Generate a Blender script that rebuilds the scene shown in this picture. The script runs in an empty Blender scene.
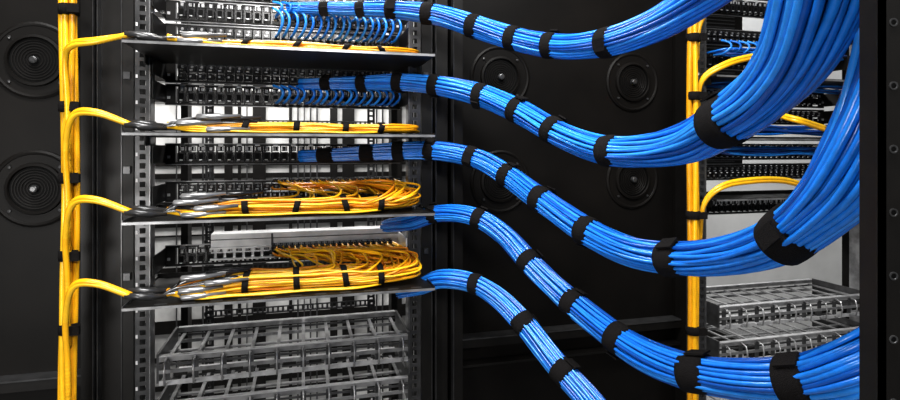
import bpy, math, random
import numpy as np
from mathutils import Vector, Matrix
random.seed(7); rng=np.random.RandomState(7)
scene=bpy.context.scene
CAMZ=1.4; F=550.0
TH=math.radians(15.0); CT=math.cos(TH); ST=math.sin(TH)
OX,OY=-0.309,1.0      # origin of the rack row (centre front of first rack)

# ---------------------------------------------------------------- materials
def mat(name,col,rough=0.5,metal=0.0,noise=0.0,nscale=40,bump=0.0,emit=None,spec=0.5,coat=0.0):
    m=bpy.data.materials.new(name); m.use_nodes=True
    nt=m.node_tree; b=nt.nodes['Principled BSDF']
    b.inputs['Base Color'].default_value=(*col,1); b.inputs['Roughness'].default_value=rough
    b.inputs['Metallic'].default_value=metal
    b.inputs['Specular IOR Level'].default_value=spec
    if coat: b.inputs['Coat Weight'].default_value=coat; b.inputs['Coat Roughness'].default_value=.2
    if noise or bump:
        tc=nt.nodes.new('ShaderNodeTexCoord'); n=nt.nodes.new('ShaderNodeTexNoise')
        n.inputs['Scale'].default_value=nscale; n.inputs['Detail'].default_value=4
        nt.links.new(tc.outputs['Object'],n.inputs['Vector'])
        if noise:
            r=nt.nodes.new('ShaderNodeValToRGB')
            r.color_ramp.elements[0].position=0.3; r.color_ramp.elements[1].position=0.7
            r.color_ramp.elements[0].color=(*[c*(1-noise) for c in col],1)
            r.color_ramp.elements[1].color=(*[min(1,c*(1+noise)) for c in col],1)
            nt.links.new(n.outputs['Fac'],r.inputs['Fac']); nt.links.new(r.outputs['Color'],b.inputs['Base Color'])
        if bump:
            bp=nt.nodes.new('ShaderNodeBump'); bp.inputs['Strength'].default_value=bump; bp.inputs['Distance'].default_value=0.002
            nt.links.new(n.outputs['Fac'],bp.inputs['Height']); nt.links.new(bp.outputs['Normal'],b.inputs['Normal'])
    return m
M={}
M['black']=mat('black_powder_coat',(0.0052,0.0046,0.0041),0.42,0.0,0.25,60,spec=.28)
M['blackd']=mat('black_matte_panel',(0.0042,0.0035,0.003),0.5,0.0,0.4,9,spec=.16)
M['plastic']=mat('black_plastic',(0.010,0.010,0.011),0.22,spec=.6)
M['hole']=mat('port_cavity',(0.002,0.002,0.002),0.6,spec=.1)
M['steel']=mat('zinc_steel',(0.62,0.62,0.63),0.28,0.6,0.25,50)
M['steelm']=mat('galvanised_steel',(0.30,0.30,0.305),0.28,0.65,0.4,40)
M['steelb']=mat('brushed_bright_steel',(0.9,0.9,0.91),0.3,0.3,0.3,22,0.3)
M['steeld']=mat('dark_steel',(0.085,0.085,0.087),0.28,0.65,0.3,50)
M['white']=mat('label_white',(0.65,0.65,0.65),0.5)
M['velcro']=mat('black_velcro',(0.009,0.008,0.008),0.95,0,0.5,900,0.8,spec=0.12)
blues=[(0.007,0.15,0.62),(0.012,0.205,0.76),(0.003,0.085,0.42),(0.025,0.27,0.85)]
for i,c in enumerate(blues): M['blue%d'%i]=mat('blue_cable_jacket_%d'%i,c,0.24,0,0.12,90,spec=0.6,coat=.1)
M['bluedk']=mat('navy_cable_jacket',(0.01,0.05,0.25),0.4)
yl=[(0.90,0.45,0.008),(0.95,0.53,0.015),(0.76,0.33,0.005)]
for i,c in enumerate(yl): M['yel%d'%i]=mat('yellow_fiber_jacket_%d'%i,c,0.3,0,0.1,60,spec=.5,coat=.2)
M['orange']=mat('amber_fiber_jacket',(0.80,0.27,0.007),0.35)
M['floor']=mat('speckled_floor_tile',(0.22,0.22,0.22),0.5,0,0.8,120)
M['wall']=mat('light_grey_wall',(0.5,0.5,0.49),0.6,0,0.1,5)
M['ceil']=mat('ceiling_white',(0.5,0.5,0.5),0.8)
M['lightg']=mat('light_grey_enclosure',(0.55,0.55,0.54),0.35,0.2,0.5,7)

# ---------------------------------------------------------------- mesh builder
class MB:
    def __init__(s): s.v=[]; s.f=[]; s.m=[]; s.sm=[]; s.mats=[]
    def mi(s,k):
        if k not in s.mats: s.mats.append(k)
        return s.mats.index(k)
    def add(s,vs,fs,k,smooth=False):
        o=len(s.v); s.v.extend(vs); i=s.mi(k)
        for f in fs: s.f.append([a+o for a in f]); s.m.append(i); s.sm.append(smooth)
    def box(s,a,b,k):
        x0,y0,z0=[min(p,q) for p,q in zip(a,b)]; x1,y1,z1=[max(p,q) for p,q in zip(a,b)]
        s.add([(x0,y0,z0),(x1,y0,z0),(x1,y1,z0),(x0,y1,z0),(x0,y0,z1),(x1,y0,z1),(x1,y1,z1),(x0,y1,z1)],
              [(0,3,2,1),(4,5,6,7),(0,1,5,4),(1,2,6,5),(2,3,7,6),(3,0,4,7)],k)
    def tube(s,P,R,k,sides=8,caps=True):
        P=np.asarray(P,float); n=len(P)
        R=np.full(n,R) if np.isscalar(R) else np.asarray(R)
        T,N,B=frames(P)
        a=np.linspace(0,2*math.pi,sides,endpoint=False)
        V=P[:,None,:]+R[:,None,None]*(np.cos(a)[None,:,None]*N[:,None,:]+np.sin(a)[None,:,None]*B[:,None,:])
        fs=[]
        for i in range(n-1):
            for j in range(sides):
                j2=(j+1)%sides
                fs.append((i*sides+j,i*sides+j2,(i+1)*sides+j2,(i+1)*sides+j))
        if caps:
            fs.append(tuple(range(sides))[::-1]); fs.append(tuple((n-1)*sides+j for j in range(sides)))
        s.add(V.reshape(-1,3).tolist(),fs,k,True)
    def lathe(s,c,prof,k,seg=40):
        vs=[];fs=[]
        for r,y in prof:
            for j in range(seg):
                t=2*math.pi*j/seg; vs.append((c[0]+r*math.cos(t),c[1]+y,c[2]+r*math.sin(t)))
        for i in range(len(prof)-1):
            for j in range(seg):
                j2=(j+1)%seg; fs.append((i*seg+j,i*seg+j2,(i+1)*seg+j2,(i+1)*seg+j))
        s.add(vs,fs,k,False)
    def obj(s,name,parent=None,rack=True):
        me=bpy.data.meshes.new(name); me.from_pydata([tuple(v) for v in s.v],[],s.f)
        for k in s.mats: me.materials.append(M[k])
        me.polygons.foreach_set('material_index',s.m); me.polygons.foreach_set('use_smooth',s.sm); me.update()
        o=bpy.data.objects.new(name,me); scene.collection.objects.link(o)
        if parent: o.parent=parent
        elif rack: o.location=(OX,OY,0); o.rotation_euler=(0,0,TH)
        return o
def frames(P):
    T=np.gradient(P,axis=0); T/=np.linalg.norm(T,axis=1)[:,None]+1e-12
    up=np.array([0,0,1.0]) if abs(T[0][2])<0.9 else np.array([0,1.0,0])
    N=np.zeros_like(P); n=up-T[0]*up.dot(T[0]); n/=np.linalg.norm(n); N[0]=n
    for i in range(1,len(P)):
        n=n-T[i]*n.dot(T[i]); n/=np.linalg.norm(n); N[i]=n
    return T,N,np.cross(T,N)
def spline(C,step=0.008):
    """Catmull-Rom through control rows (first 3 columns are xyz), evenly resampled"""
    C=np.asarray(C,float); Q=np.vstack([2*C[0]-C[1],C,2*C[-1]-C[-2]]); out=[]
    for i in range(1,len(Q)-2):
        for t in np.linspace(0,1,24,endpoint=False):
            p0,p1,p2,p3=Q[i-1],Q[i],Q[i+1],Q[i+2]
            out.append(0.5*((2*p1)+(-p0+p2)*t+(2*p0-5*p1+4*p2-p3)*t*t+(-p0+3*p1-3*p2+p3)*t**3))
    out.append(C[-1]); out=np.array(out)
    d=np.r_[0,np.cumsum(np.linalg.norm(np.diff(out[:,:3],axis=0),axis=1))]
    n=max(4,int(d[-1]/step)); s=np.linspace(0,d[-1],n)
    return np.stack([np.interp(s,d,out[:,j]) for j in range(out.shape[1])],axis=1)
def site(px,py,d):   # bearing/elevation + distance survey -> world metres
    return ((px-450)/F*d, d, CAMZ+(150-py)/F*d)
def empty(name,rack=True,loc=None):
    e=bpy.data.objects.new(name,None); scene.collection.objects.link(e)
    if rack: e.location=(OX,OY,0); e.rotation_euler=(0,0,TH)
    e.empty_display_size=0.1
    return e

# ---------------------------------------------------------------- room
b=MB(); b.box((-4,-2.5,-0.05),(6,4.4,0),'floor'); b.obj('floor',rack=False)
b=MB(); b.box((-4,4.3,0),(6,4.4,2.8),'wall'); b.obj('wall_back',rack=False)
b=MB(); b.box((-4,-2.5,2.8),(6,4.4,2.85),'ceil'); b.obj('ceiling',rack=False)

# ---------------------------------------------------------------- racks
U=0.04445
def rail(b,u0,u1,w,z0,z1,k,hw=0.0095,pitch=0.01588,th=0.0025):
    c=(u0+u1)/2
    b.box((u0,w,z0),(c-hw/2,w+th,z1),k); b.box((c+hw/2,w,z0),(u1,w+th,z1),k)
    z=z0
    while z<z1-pitch:
        b.box((c-hw/2,w,z+hw),(c+hw/2,w+th,z+pitch),k); z+=pitch
def rack(u0,full=True):
    e=empty('server_rack')
    H=2.1
    b=MB()
    posts=[(-.256,-.238,-.004,.05),(.262,.282,-.004,.05),(.290,.318,.012,.06),(.326,.346,0,.10)]
    if full: posts+=[(-.318,-.298,0.0,.10),(-.292,-.262,0.012,.06)]
    L=-.318 if full else -.256
    for (a,c,w0,w1) in posts: b.box((u0+a,w0,0),(u0+c,w1,H),'black')
    b.box((u0+L,.05,0),(u0-.238,.07,H),'blackd'); b.box((u0+.262,.05,0),(u0+.346,.07,H),'blackd')
    for a in ((-.299,-.2925,-.2565,.2815,.2895,.3255) if full else (-.2565,.2815,.2895,.3255)):
        b.box((u0+a,-.006,0),(u0+a+.0012,.012,H),'steeld')
    for a in (L,.326):
        b.box((u0+a,.78,0),(u0+a+.02,.84,H),'black')
        for z in (0.02,.72,H-.06): b.box((u0+a,.1,z),(u0+a+.02,.78,z+.04),'black')
    for z in (0.0,H-.05):
        b.box((u0+L,.0,z),(u0+.346,.05,z+.05),'black'); b.box((u0+L,.79,z),(u0+.346,.84,z+.05),'black')
    for z in (1.18,1.36,1.52,1.67):
        b.box((u0-.252,-.010,z),(u0-.242,-.004,z+.012),'steeld'); b.box((u0+.266,-.010,z+.02),(u0+.274,-.004,z+.03),'steeld')
    b.obj('frame',e)
    b=MB()
    for (x0,x1) in ((-.237,-.213),(.237,.261)):
        rail(b,u0+x0,u0+x1,0.0,.05,2.05,'steeld')
        rail(b,u0+x0,u0+x1,0.7,.05,2.05,'steeld')
    for x in (-.215,.237): 
        b.box((u0+x,.0,.05),(u0+x+.002,.03,2.05),'steelm')
    for z in np.arange(.9,1.9,.0445):
        b.box((u0-.2355,-.0008,z),(u0-.2325,.0,z+.006),'white')
    b.obj('mounting_rails',e)
    return e
r1=rack(0.0); r2=rack(1.13,False)

def patch_panel(u0,z,w=.10,style=0,name='patch_panel'):
    b=MB(); L,R=u0-.212,u0+.238
    h=U*.92
    b.box((L,w,z),(R,w+.003,z+.005),'black'); b.box((L,w,z+h-.005),(R,w+.003,z+h),'black')
    b.box((L,w-.001,z+h-.0016),(R,w,z+h),'steelm')
    b.box((L,w-.001,z),(R,w,z+.0012),'steelm')
    b.box((L,w,z),(L+.018,w+.003,z+h),'black'); b.box((R-.018,w,z),(R,w+.003,z+h),'black')
    b.box((L,0.004,z+.004),(L+.002,w,z+h-.004),'black'); b.box((R-.002,0.004,z+.004),(R,w,z+h-.004),'black')
    for x in (L+.004,R-.008):
        b.box((x,w-.002,z+h*.3),(x+.005,w,z+h*.3+.005),'steel')
    n=24; p=(R-L-.044)/n
    for i in range(n):
        x=L+.022+i*p
        b.box((x,w+.001,z+.005),(x+.0022,w+.012,z+h-.005),'plastic')
        if style==0:
            b.box((x+.003,w-.014,z+.008),(x+p-.002,w+.02,z+.024),'plastic')
            b.box((x+.005,w-.0146,z+.0105),(x+p-.004,w-.0138,z+.0215),'hole')
            b.box((x+.004,w-.010,z+.026),(x+p-.003,w+.006,z+.035),'plastic')
            for q in range(4):
                if (q+i)%3: b.box((x+.0045+q*.0028,w-.0112,z+.0272),(x+.0060+q*.0028,w-.0098,z+.0335),'steel')
            b.box((x+.006,w-.0150,z+.0082),(x+p-.006,w-.0142,z+.0100),'steel')
            if i%2==0: b.box((x+.004,w-.0012,z+h-.0045),(x+.013,w-.0004,z+h-.0022),'white')
        else:
            b.box((x+.003,w-.01,z+.006),(x+p-.0015,w+.02,z+.017),'plastic')
            b.box((x+.003,w-.01,z+.020),(x+p-.0015,w+.02,z+.034),'plastic')
            b.box((x+.0055,w-.0106,z+.0105),(x+p-.008,w-.0096,z+.0140),'steel')
            b.box((x+.0055,w-.0106,z+.0230),(x+p-.006,w-.0096,z+.0252),'steel')
            b.lathe((x+p*.6,w-.0105,z+.0295),[(.0026,0),(.0026,-.001),(.0001,-.001)],'steelm',8)
    return b.obj(name)
for z,st in ((1.735,0),(1.69,1),(1.645,0),(1.600,1),(1.528,1),(1.485,0),(1.372,0),(1.30,1),(1.178,0)):
    patch_panel(0,z,style=st)
for z,st in ((1.78,1),(1.735,0),(1.66,1),(1.60,0),(1.51,0),(1.465,1),(1.375,0),(1.325,1),(1.24,0)):
    patch_panel(1.13,z,style=st)

def slotted_bar(u0,z,w,h=.02,k='steeld'):
    b=MB(); L,R=u0-.235,u0+.258
    b.box((L,w,z),(R,w+.002,z+.004),k); b.box((L,w,z+h-.004),(R,w+.002,z+h),k)
    n=34; p=(R-L)/n
    for i in range(n+1): b.box((L+i*p-.003,w,z+.004),(L+i*p+.003,w+.002,z+h-.004),k)
    b.box((L,w,z),(R,w+.02,z+.0015),k)
    return b.obj('slotted_support_bar')
for z,w in ((1.60,.69),(1.47,.69),(1.36,.69),(1.255,.69),(1.12,.69),(1.04,.69),(.91,.69),(.75,.69)): slotted_bar(0,z,w)
for z,w in ((1.3,.69),(0.9,.69)): slotted_bar(1.13,z,w)
def chassis(u0,z0,z1,wf):
    b=MB(); L,R=u0-.21,u0+.236
    b.box((L,wf,z0),(R,.685,z1),'black')
    z=z0+.006
    while z<z1-.01:
        b.box((L+.01,wf-.003,z),(R-.01,wf,z+.003),'steeld'); z+=.011
    for x in (L-.02,R): b.box((x,wf-.002,z0),(x+.02,wf,z1),'black')
    for x in (L+.02,R-.03): b.box((x,wf-.02,z0+.3*(z1-z0)),(x+.008,wf,z0+.3*(z1-z0)+.012),'steel')
    b.obj('equipment_chassis')
for z0,z1 in ((1.70,1.90),(1.58,1.69),(1.46,1.57),(1.345,1.45)): chassis(1.13,z0,z1,.40)
chassis(0,1.62,1.80,.45)

b=MB(); b.box((-.13,.09,1.192),(.2345,.093,1.236),'steelb'); b.box((-.13,.09,1.236),(.2345,.13,1.238),'steelb')
b.box((-.13,.084,1.210),(.2345,.09,1.213),'steelb'); b.box((-.13,.078,1.190),(.2345,.09,1.193),'steelb'); b.box((.232,.0,1.2),(.2345,.093,1.23),'steelb')
b.box((-.13,.0885,1.2265),(.2345,.09,1.228),'steeld'); b.box((-.02,.088,1.194),(-.017,.09,1.236),'steeld')
b.obj('steel_blanking_bracket')

def enclosure(u0,u1,z0,z1,w):
    rs=random.Random(5)
    b=MB(); b.box((u0,w,z0),(u1,w+.25,z1),'lightg')
    x=u0+.03
    while x<u1-.04:
        ww=rs.choice([.004,.006,.03,.012,.05]); b.box((x,w-.008,z0+.01),(x+ww,w,z1-.01),'black' if ww>.01 else 'steeld'); x+=ww+rs.choice([.02,.05,.09])
    z=z0+.12
    while z<z1-.05: 
        hh=rs.choice([.006,.02,.05]); b.box((u0,w-.004,z),(u1,w,z+hh),'black'); z+=hh+rs.choice([.03,.09,.12])
    b.obj('equipment_cabinet')
enclosure(-1.0,.78,0,2.0,1.3)

def ladder(u0,z,wf=-.02,wb=.13):
    b=MB(); L,R=u0-.195,u0+.232
    for w,zz in ((wf,z),(wb,z+.002)):
        b.box((L,w,zz+.006),(R,w+.003,zz+.014),'steelm')
        b.box((L,w,zz+.014),(R,w+.010,zz+.0155),'steel')
        b.box((L,w+.001,zz-.002),(R,w+.003,zz+.002),'steeld')
        b.box((L,w-.001,zz-.014),(R,w+.002,zz-.008),'steelm')
    b.box((L,(wf+wb)/2-.004,z-.004),(R,(wf+wb)/2+.004,z-.001),'steelm')
    n=10
    for i in range(n):
        x=L+.012+(R-L-.024)*i/(n-1)
        b.box((x-.003,wf,z+.004),(x+.003,wb,z+.007),'steelm')
        b.box((x-.005,wf,z-.030),(x+.005,wf+.002,z+.010),'steeld')
        if i<n-1:
            b.box((x+.010,wf+.001,z-.020),(x+.032,wf+.002,z-.014),'black')
        b.tube([(x,wf-.002,z+.012),(x,wf-.016,z+.008),(x,wf-.020,z-.008),(x,wf-.016,z-.028),(x,wf,z-.03)],.0018,'steelm',6)
    b.box((L,wf-.001,z-.034),(R,wf+.002,z-.026),'steel')
    for x in (L-.004,R): b.box((x,wf,z-.03),(x+.004,wb,z+.02),'steeld')
    b.obj('cable_lacing_ladder')
for u0 in (0,1.13):
    ladder(u0,1.035); ladder(u0,.955)
    ladder(u0,.80)

# trays
TZ=[1.563,1.425,1.291,1.163]
def tray(u0,z,wf,wb=.08):
    b=MB(); L,R=u0-.22,u0+.2585
    b.box((L,wf,z-.002),(R,wb,z),'black')
    b.box((L,wf,z),(R,wf+.002,z+.002),'black'); b.box((L,wf-.0008,z-.0030),(R,wf,z+.001),'steelm')
    b.box((L,wf,z),(L+.0014,wb,z+.004),'steeld'); b.box((R-.0014,wf,z),(R,wb,z+.004),'black')
    b.box((L,wb-.002,z),(R,wb,z+.008),'black')
    for i in range(11):
        x=L+.04+i*.04; b.box((x,wf+.012,z),(x+.018,wf+.017,z+.0006),'steeld')
    for x in (L+.002,R-.004): b.box((x,-.02,z-.018),(x+.002,.05,z),'black')
    return b.obj('fiber_cable_tray')
for z in TZ: tray(0,z,-.13)
for z in TZ[:3]: tray(1.13,z,-.04)

# ---------------------------------------------------------------- partition between racks with round vents
WV=.06
def partition(u0,u1):
    b=MB(); w=WV
    b.box((u0,w,0),(u1,w+.02,2.2),'blackd')
    b.box((u0,w-.03,.995),(u1,w,1.012),'black'); b.box((u0,w-.032,1.012),(u1,w,1.0145),'steeld')
    b.box((u0,w-.03,.955),(u1,w,.960),'black')
    b.obj('partition_panel')
partition(-1.3,-.319); partition(.347,.873)
def vent(u,z):
    b=MB(); w=WV; c=(u,w,z); K=.76
    def L(prof,k,seg=48): b.lathe(c,[(r*K if r>.001 else r,y) for r,y in prof],k,seg)
    L([(.088,0),(.088,-.003),(.083,-.005),(.079,-.004),(.078,-.003),(.060,-.003)],'blackd')
    L([(.060,-.003),(.058,-.008),(.052,-.009),(.050,-.006)],'blackd')
    for r in (.044,.038,.032,.026,.020,.014):
        L([(r+.0025,-.004),(r+.002,-.0050),(r,-.0050),(r-.001,-.004)],'blackd')
    L([(.052,-.004),(.0001,-.004)],'hole')
    L([(.009,-.004),(.008,-.012),(.005,-.013),(.0001,-.013)],'steeld',16)
    for j in range(4):
        t=math.pi/4+j*math.pi/2; b.lathe((u+.070*K*math.cos(t),w,z+.070*K*math.sin(t)),[(.0025,-.003),(.0025,-.006),(.0001,-.0065)],'steeld',10)
    b.obj('round_vent_cover')
def uof(px,w=WV):
    a=(px-450)/F; s=(w-OX*ST+OY*CT)/(CT-a*ST); return (s*a-OX)*CT+(s-OY)*ST
for px in (36,632,500):
    for z in (1.555,1.333): vent(uof(px),z)

# ---------------------------------------------------------------- blue bundles
def ringpos():
    L=[(0,0)]
    for k,n in ((1,6),(2,12),(3,18),(4,24)):
        for j in range(n): L.append((k/4.0,2*math.pi*j/n+k*.13))
    return L
RP=ringpos()
def bundle(name,pts,ties,prefix='blue',nm=4,seed=1,twist=.8):
    """pts: (bearing px, py, depth m, apparent thickness px)"""
    rs=np.random.RandomState(seed)
    C=[(*site(p[0],p[1],p[2]),p[3]/F*p[2]/2) for p in pts]
    S=spline(C,.010); P=S[:,:3]; R=S[:,3]; n=len(P)
    T,N,B=frames(P)
    e=empty(name,rack=False); b=MB(); s=np.arange(n)*.010
    pxs=P[:,0]/P[:,1]*F+450
    for i,(r,th) in enumerate(RP):
        rc=R/9.0*1.03
        ph=rs.rand(3)*6.28; q=rs.rand(2)
        ang=th+twist*s*1.3+.09*np.sin(s*(14+6*q[0])+ph[0])
        rad=(R-rc)*(r*(1+.06*np.sin(s*(22+8*q[1])+ph[1])))
        pts3=P+rad[:,None]*(np.cos(ang)[:,None]*N+np.sin(ang)[:,None]*B)
        b.tube(pts3,rc,'%s%d'%(prefix,rs.randint(nm)),8)
    b.obj('cable_strands',e)
    t=MB()
    for tx,tw in ties:
        cand=np.where(np.abs(pxs-tx)<6)[0]
        j=int(np.argmin(np.abs(pxs-tx))) if len(cand)==0 else int(cand[len(cand)//2])
        L=tw/F*P[j][1]; 
        tan=T[j]; Rb=R[j]*1.06
        tilt=rs.uniform(-.18,.18)
        tan=tan+N[j]*tilt; tan/=np.linalg.norm(tan)
        ks=np.array([-.5,-.5,-.25,0,.25,.5,.5])
        PP=P[j]+tan*(ks*L)[:,None]
        rr=np.array([.9,1,1.03,1.04,1.03,1,.9])*Rb
        PP[0]-=tan*.0004; PP[-1]+=tan*.0004
        t.tube(PP,rr,'velcro',28)
        a0=rs.uniform(0,6.28); side=np.cos(a0)*N[j]+np.sin(a0)*B[j]; per=np.cross(tan,side)
        c=P[j]+side*Rb*1.05+tan*L*.15
        q=[c-tan*L*.4-per*.008,c+tan*L*.4-per*.008,c+tan*L*.4+per*.010,c-tan*L*.4+per*.010]
        q2=[p+side*.0025 for p in q]
        t.add([tuple(p) for p in q+q2],[(0,3,2,1),(4,5,6,7),(0,1,5,4),(1,2,6,5),(2,3,7,6),(3,0,4,7)],'velcro')
    t.obj('velcro_wraps',e)
    return e
bundle('blue_ethernet_cable_bundle',[(288,8,1.05,11),(350,9,1.04,14),(400,10,1.02,18),(440,16,1.0,21),(480,28,.97,22),(520,40,.93,23),(565,47,.88,25),(610,42,.81,29),(655,25,.74,34),(700,-2,.67,38),(750,-40,.60,44),(800,-100,.55,50),(830,-200,.52,56)],
  [(325,9),(358,9),(392,11),(428,12),(470,11),(512,11),(546,11),(608,15)],seed=2)
bundle('blue_ethernet_cable_bundle',[(300,84,1.05,11),(350,83,1.04,13),(400,82,1.02,17),(440,86,1.0,20),(480,95,.97,22),(520,112,.92,24),(560,134,.86,26),(605,150,.80,29),(650,151,.72,35),(690,142,.65,42),(722,123,.59,48),(760,97,.53,57),(792,60,.48,68),(812,15,.45,80),(824,-40,.43,88),(830,-150,.42,90)],
  [(325,10),(362,10),(398,10),(433,10),(477,10),(517,11),(553,12),(607,17),(722,30)],seed=3)
bundle('blue_ethernet_cable_bundle',[(300,156,1.05,12),(350,154,1.04,14),(400,151,1.03,18),(440,151,1.01,19),(478,159,.98,20),(510,177,.94,22),(540,199,.89,24),(585,230,.82,27),(630,251,.75,30),(680,259,.68,34),(735,254,.60,40),(785,236,.53,50),(825,206,.48,62),(855,172,.45,74),(885,110,.43,80),(910,20,.42,84),(920,-120,.41,84)],
  [(325,16),(365,14),(398,11),(430,10),(470,10),(507,11),(540,13),(585,15),(672,23),(785,34)],seed=4)
bundle('blue_ethernet_cable_bundle',[(385,226,1.12,12),(412,222,1.04,16),(440,213,1.01,17),(475,217,.98,18),(505,236,.95,20),(535,268,.90,22),(575,305,.84,25),(620,340,.77,29),(660,362,.71,33),(705,375,.66,36),(760,381,.60,42),(810,379,.56,50),(860,364,.52,58),(930,330,.50,62)],
  [(432,9),(475,10),(530,12),(572,14),(617,16),(697,26),(800,28)],seed=5)
bundle('blue_ethernet_cable_bundle',[(400,292,1.07,13),(420,287,1.03,16),(440,279,1.0,18),(470,282,.98,19),(497,297,.95,20),(525,325,.91,22),(560,368,.85,24),(600,415,.79,27),(640,480,.74,29),(660,600,.70,30)],
  [(475,10),(525,14),(565,16)],seed=6)
bundle('blue_ethernet_cable_bundle',[(800,412,.72,30),(830,399,.66,32),(860,390,.62,34),(920,370,.60,36)],[],seed=9)

def leads(z,zb,x0,x1,n,k='blue',wb=.045):
    b=MB()
    for i in range(n):
        x=x0+(x1-x0)*i/(n-1); j=random.uniform(-.002,.002)
        S=spline([(x,.090,z),(x,.068,z-.003),(x+.005+j,.046,z-.002),(x+.013+j,.032,z+.35*(zb-z)),(x+.010+j,.034,z+.75*(zb-z)),(x-.004,wb,zb)],.004)
        b.tube(S,.0026,'%s%d'%(k,random.choice([1,3,3,0])),6)
        b.box((x-.0045,.074,z-.005),(x+.0045,.093,z+.005),'plastic')
    b.obj('patch_lead_row')
leads(1.660,1.680,-.01,.215,15); leads(1.622,1.668,-.01,.215,17); leads(1.494,1.522,-.01,.215,17)
leads(1.632,1.66,1.0,1.32,14)

# ---------------------------------------------------------------- yellow trunks
def vtrunk(u,w,z0,z1,ties,n=6,r=.0052,rb=.0095):
    e=empty('yellow_fiber_trunk_bundle'); b=MB()
    for i in range(n):
        t=2*math.pi*i/n; ph=random.random()*6
        zs=np.linspace(z0,z1,90)
        P=np.stack([u+rb*np.cos(t)+.0022*np.sin(zs*9+ph),w+rb*.7*np.sin(t)+.002*np.cos(zs*7+ph),zs],1)
        b.tube(P,r,'yel%d'%(i%3),10)
    b.obj('fiber_cables',e)
    v=MB()
    for z in ties:
        v.tube([(u,w,z-.0085),(u,w,z-.008),(u,w,z),(u,w,z+.008),(u,w,z+.0085)],np.array([.9,1,1.03,1,.9])*(rb+r*1.25),'velcro',20)
        v.box((u+.004,w-rb-r-.006,z-.007),(u+.020,w-rb-r+.002,z+.007),'velcro')
    v.obj('velcro_wraps',e); return e
tr_u=uof(69,-.05)
def zz(py,px=70,w=-.05):
    a=(px-450)/F; s=(w-OX*ST+OY*CT)/(CT-a*ST); return CAMZ+(150-py)/F*s
vtrunk(tr_u,-.05,.0,2.0,[zz(p) for p in (10,107,178,255,328)],n=6,r=.0046,rb=.0085)
tu2=uof(693,-.08)
vtrunk(tu2,-.08,.0,2.0,[zz(p,693,-.08) for p in (38,96,150,215,330)],n=4,r=.0055,rb=.0075)
for z,pk in zip(TZ,(.000,.030,.032,.034)):
    b=MB()
    for o in (0,.0035):
        S=spline([(tr_u+.003,-.06,z-.20),(tr_u+.004,-.066,z-.10),(tr_u+.006,-.08,z-.025),(tr_u+.022,-.098,z+pk-.006+o),(tr_u+.055,-.106,z+pk+o),(-.215,-.108+o*2,z+.014)],.006)
        b.tube(S,.0042,'yel%d'%(1 if o==0 else 0),10)
    b.obj('yellow_fiber_breakout_cable')
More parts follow.
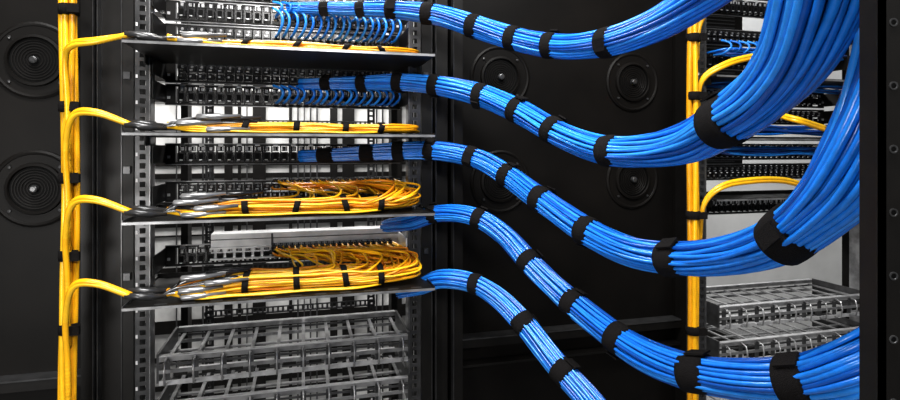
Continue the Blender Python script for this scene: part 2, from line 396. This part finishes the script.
def tray_cables(z,n,spread,height,fan,seed):
    rs=random.Random(seed); e=empty('yellow_fiber_cable_harness')
    b=MB()
    for k,(w,zo) in enumerate(((-.108,.012),(-.090,.016))):
        b.tube([(-.222,w,z+zo+.002),(-.205,w,z+zo+.001),(-.204,w,z+zo),(-.185,w+.004,z+zo-.002),(-.184,w+.004,z+zo-.002),(-.165,w+.008,z+zo-.003)],[.0046,.0052,.006,.006,.0045,.003],'steeld',12)
    K=12 if n>30 else (9 if n>20 else 4)
    for k in range(K):
        u=-.120+.016*(k%3)+rs.uniform(0,.05); w=-.110+.020*(k%3); zo=.008+.010*(k//3)
        b.tube([(u-.035,w-.002,z+zo-.001),(u-.033,w-.002,z+zo-.001),(u,w,z+zo),(u+.002,w,z+zo),(u+.03,w+.003,z+zo+.002)],[.0025,.0046,.0050,.0035,.0025],('steelm','plastic','steeld')[k%3],10)
        b.tube(spline([(-.17,-.102,z+.012),(-.15,-.103,z+.01+zo*.4),(u-.034,w-.002,z+zo-.001)],.006),.0016,'plastic' if k%2 else 'steelm',6)
    b.obj('furcation_boots',e)
    b=MB(); bo=MB()
    for i in range(n):
        w=-.105+spread*rs.random(); h=.006+height*rs.random(); f=(i+.5)/n; pu=-.02+.240*f
        ue=min(.240,pu+rs.uniform(.035,.085)) if i%2 else rs.uniform(.19,.240)
        col='orange' if (fan and i%4==0) else 'yel%d'%rs.randint(0,2)
        j=lambda a:rs.uniform(-a,a)
        C=[(-.165,-.103+.01*rs.random(),z+.010+.008*rs.random()),(-.12,w-.004,z+h*.6+.002)]
        for uu in (-.06,-.0,.06,.11,.15,.19):
            if uu<ue-.03: C.append((uu,w+j(.003),z+h+j(.002)))
        if fan:
            top=z+.050 if i%3 else z+.040
            C+=[(ue-.005,w+.010,z+h+.004),(ue+.004,w+.030,z+h+.011+j(.005)),(ue-.006+j(.008),-.02+.02*rs.random(),z+h+.018+j(.006))]
            if ue-pu>.07: C.append(((ue+pu)/2,.02,z+.036+j(.010)))
            C+=[(pu+.014+j(.006),.052,top-.006),(pu,.072,top),(pu-.001,.084,top)]
        else:
            C+=[(min(.24,ue+.01),w+.03,z+h*.8+.004),(ue,.02,z+h*.5+.006),(pu,.055,z+.014),(pu,.07,z+.014)]
        b.tube(spline(C,.007),.0020,col,6)
        x,y,q=C[-1]
        bo.box((x-.003,y-.016,q-.0035),(x+.003,y+.008,q+.0035),'plastic'); bo.box((x-.0018,y-.024,q-.002),(x+.0018,y-.016,q+.002),'plastic')
    for q in range(3):
        C=[(-.16,-.1,z+.01),(-.12,-.112,z+.004+.004*q),(-.07,-.112+.006*q,z+.005),(-.02,-.11+.006*q,z+.004),(.05,-.108+.006*q,z+.005),(.12,-.110+.005*q,z+.004),(.17,-.10,z+.006)]
        b.tube(spline(C,.008),.0018,'yel1',6)
    if fan:
        for q in range(9):
            a=.16+.07*rs.random(); hh=.03+.02*rs.random()
            C=[(a-.06,-.10+.01*rs.random(),z+.012),(a-.01,-.105+.02*rs.random(),z+.016+hh*.3),(a+.015,-.07+.02*rs.random(),z+hh),(a-.02,-.03,z+hh+.004),(a-.05-.03*rs.random(),.04,z+.045)]
            b.tube(spline(C,.006),.0019,'orange' if q%2 else 'yel0',6)
    b.obj('fiber_strands',e); bo.obj('connectors',e)
    v=MB()
    cw=-.105+spread*.5; ch=z+.006+height*.5
    for u in (-.055,.025,.105,.165):
        rr=max(.009,height*.5+.0045)
        vs=[];fs=[];seg=24; tl=rs.uniform(-.006,.006)
        for a,sc in ((u,.96),(u,1.03),(u+.010,1.03),(u+.010,.96)):
            for j in range(seg):
                t=2*math.pi*j/seg; vs.append((a+tl*math.sin(t),cw+(spread*.5+.005)*sc*math.cos(t),max(z+.0008,ch+rr*sc*math.sin(t))))
        for i in range(3):
            for j in range(seg): fs.append((i*seg+j,i*seg+(j+1)%seg,(i+1)*seg+(j+1)%seg,(i+1)*seg+j))
        v.add(vs,fs,'velcro',True)
    v.obj('velcro_wraps',e)
tray_cables(TZ[0],18,.04,.008,False,1)
tray_cables(TZ[1],28,.05,.013,False,2)
tray_cables(TZ[2],48,.055,.020,True,3)
tray_cables(TZ[3],64,.06,.026,True,4)

for (pts,r) in [([(697,60,1.15),(700,25,1.15),(715,5,1.14),(740,-6,1.16),(780,-8,1.2)],.006),
              ([(698,112,1.15),(702,82,1.14),(725,66,1.13),(755,58,1.16),(785,58,1.2),(830,68,1.28)],.0058),
              ([(700,240,1.15),(704,206,1.14),(722,188,1.13),(752,182,1.15),(785,182,1.2),(812,190,1.25)],.0058),
              ([(770,112,1.25),(785,118,1.22),(800,122,1.2),(825,130,1.24)],.006)]:
    b=MB()
    for o in (0,.006): 
        S=spline([tuple(np.array(site(*q))+np.array([0,0,o])) for q in pts],.008)
        b.tube(S,r*.75,'yel1' if o else 'yel0',10)
    b.obj('yellow_fiber_breakout_cable',rack=False)
for z in (1.625,1.545,1.44,1.39):
    b=MB()
    for i in range(12):
        w=.03+.03*random.random(); h=z+.018*random.random()
        C=[(.95+.1*random.random(),.08,z+.01),(1.02,w,h),(1.12,w+.01*random.random(),h+random.uniform(-.006,.006)),(1.22,w,h),(1.36,w,h+random.uniform(-.01,.01))]
        b.tube(spline(C,.012),.0028,'blue%d'%random.randint(0,3) if i%3 else 'bluedk',6)
    b.obj('blue_patch_cable_run')

# ---------------------------------------------------------------- near rack post (right edge)
e=empty('rack_post',rack=False)
b=MB(); x0=.262;y0=.334
b.box((x0,y0,0),(x0+.003,y0+.018,2.2),'black')
b.box((x0,y0,0),(x0+.09,y0+.003,2.2),'black')
b.box((x0+.087,y0,0),(x0+.09,y0+.05,2.2),'black')
b.obj('post_channel',e)
b=MB()
z=.9
while z<1.9:
    c=(x0+.0072,y0,z)
    b.lathe(c,[(.0026,0),(.0026,-.0006),(.0018,-.0006),(.0015,0.0)],'steeld',16)
    b.lathe(c,[(.0016,-.0002),(.0001,-.0003)],'hole',12)
    z+=.0385
b.obj('threaded_inserts',e)

# ---------------------------------------------------------------- camera, lights
cd=bpy.data.cameras.new('camera'); cam=bpy.data.objects.new('camera',cd); scene.collection.objects.link(cam)
cam.location=(0,0,CAMZ); cam.rotation_euler=(math.pi/2,0,0)
cd.sensor_width=36; cd.lens=F/900*36; cd.shift_y=-50/900; cd.clip_start=.02
scene.camera=cam
def area(name,loc,target,sx,sy,p,col=(1,1,1)):
    l=bpy.data.lights.new(name,'AREA'); l.shape='RECTANGLE'; l.size=sx; l.size_y=sy; l.energy=p; l.color=col
    o=bpy.data.objects.new(name,l); scene.collection.objects.link(o); o.location=loc
    o.rotation_euler=(Vector(target)-Vector(loc)).to_track_quat('-Z','Y').to_euler()
area('ceiling_light',(-.1,.25,2.6),(0,.9,1.3),1.4,.2,50,(1,.99,.97))
area('softbox_fill',(.3,-1.0,2.1),(0,1,1.3),.6,.35,17,(1,.98,.96))  # unseen softbox added behind the camera to light the bundles from the front
area('softbox_fill',(-.75,-.5,1.15),(-.2,1.0,1.2),.4,.4,9,(1,.98,.95))  # added low softbox, brightens the steel bracket shaded by the tray
area('rear_aisle_light',(-.62,1.95,2.75),(-.8,2.3,1.3),1.6,.3,150,(1,.98,.96))
area('rear_aisle_light',(1.8,3.2,2.7),(2.0,4.2,1.0),2,.4,32,(.97,.98,1))
w=bpy.data.worlds.new('world'); scene.world=w; w.use_nodes=True
w.node_tree.nodes['Background'].inputs[0].default_value=(.8,.85,.9,1); w.node_tree.nodes['Background'].inputs[1].default_value=.10
scene.view_settings.view_transform='Standard'
scene.view_settings.exposure=.12
scene.view_settings.gamma=.93
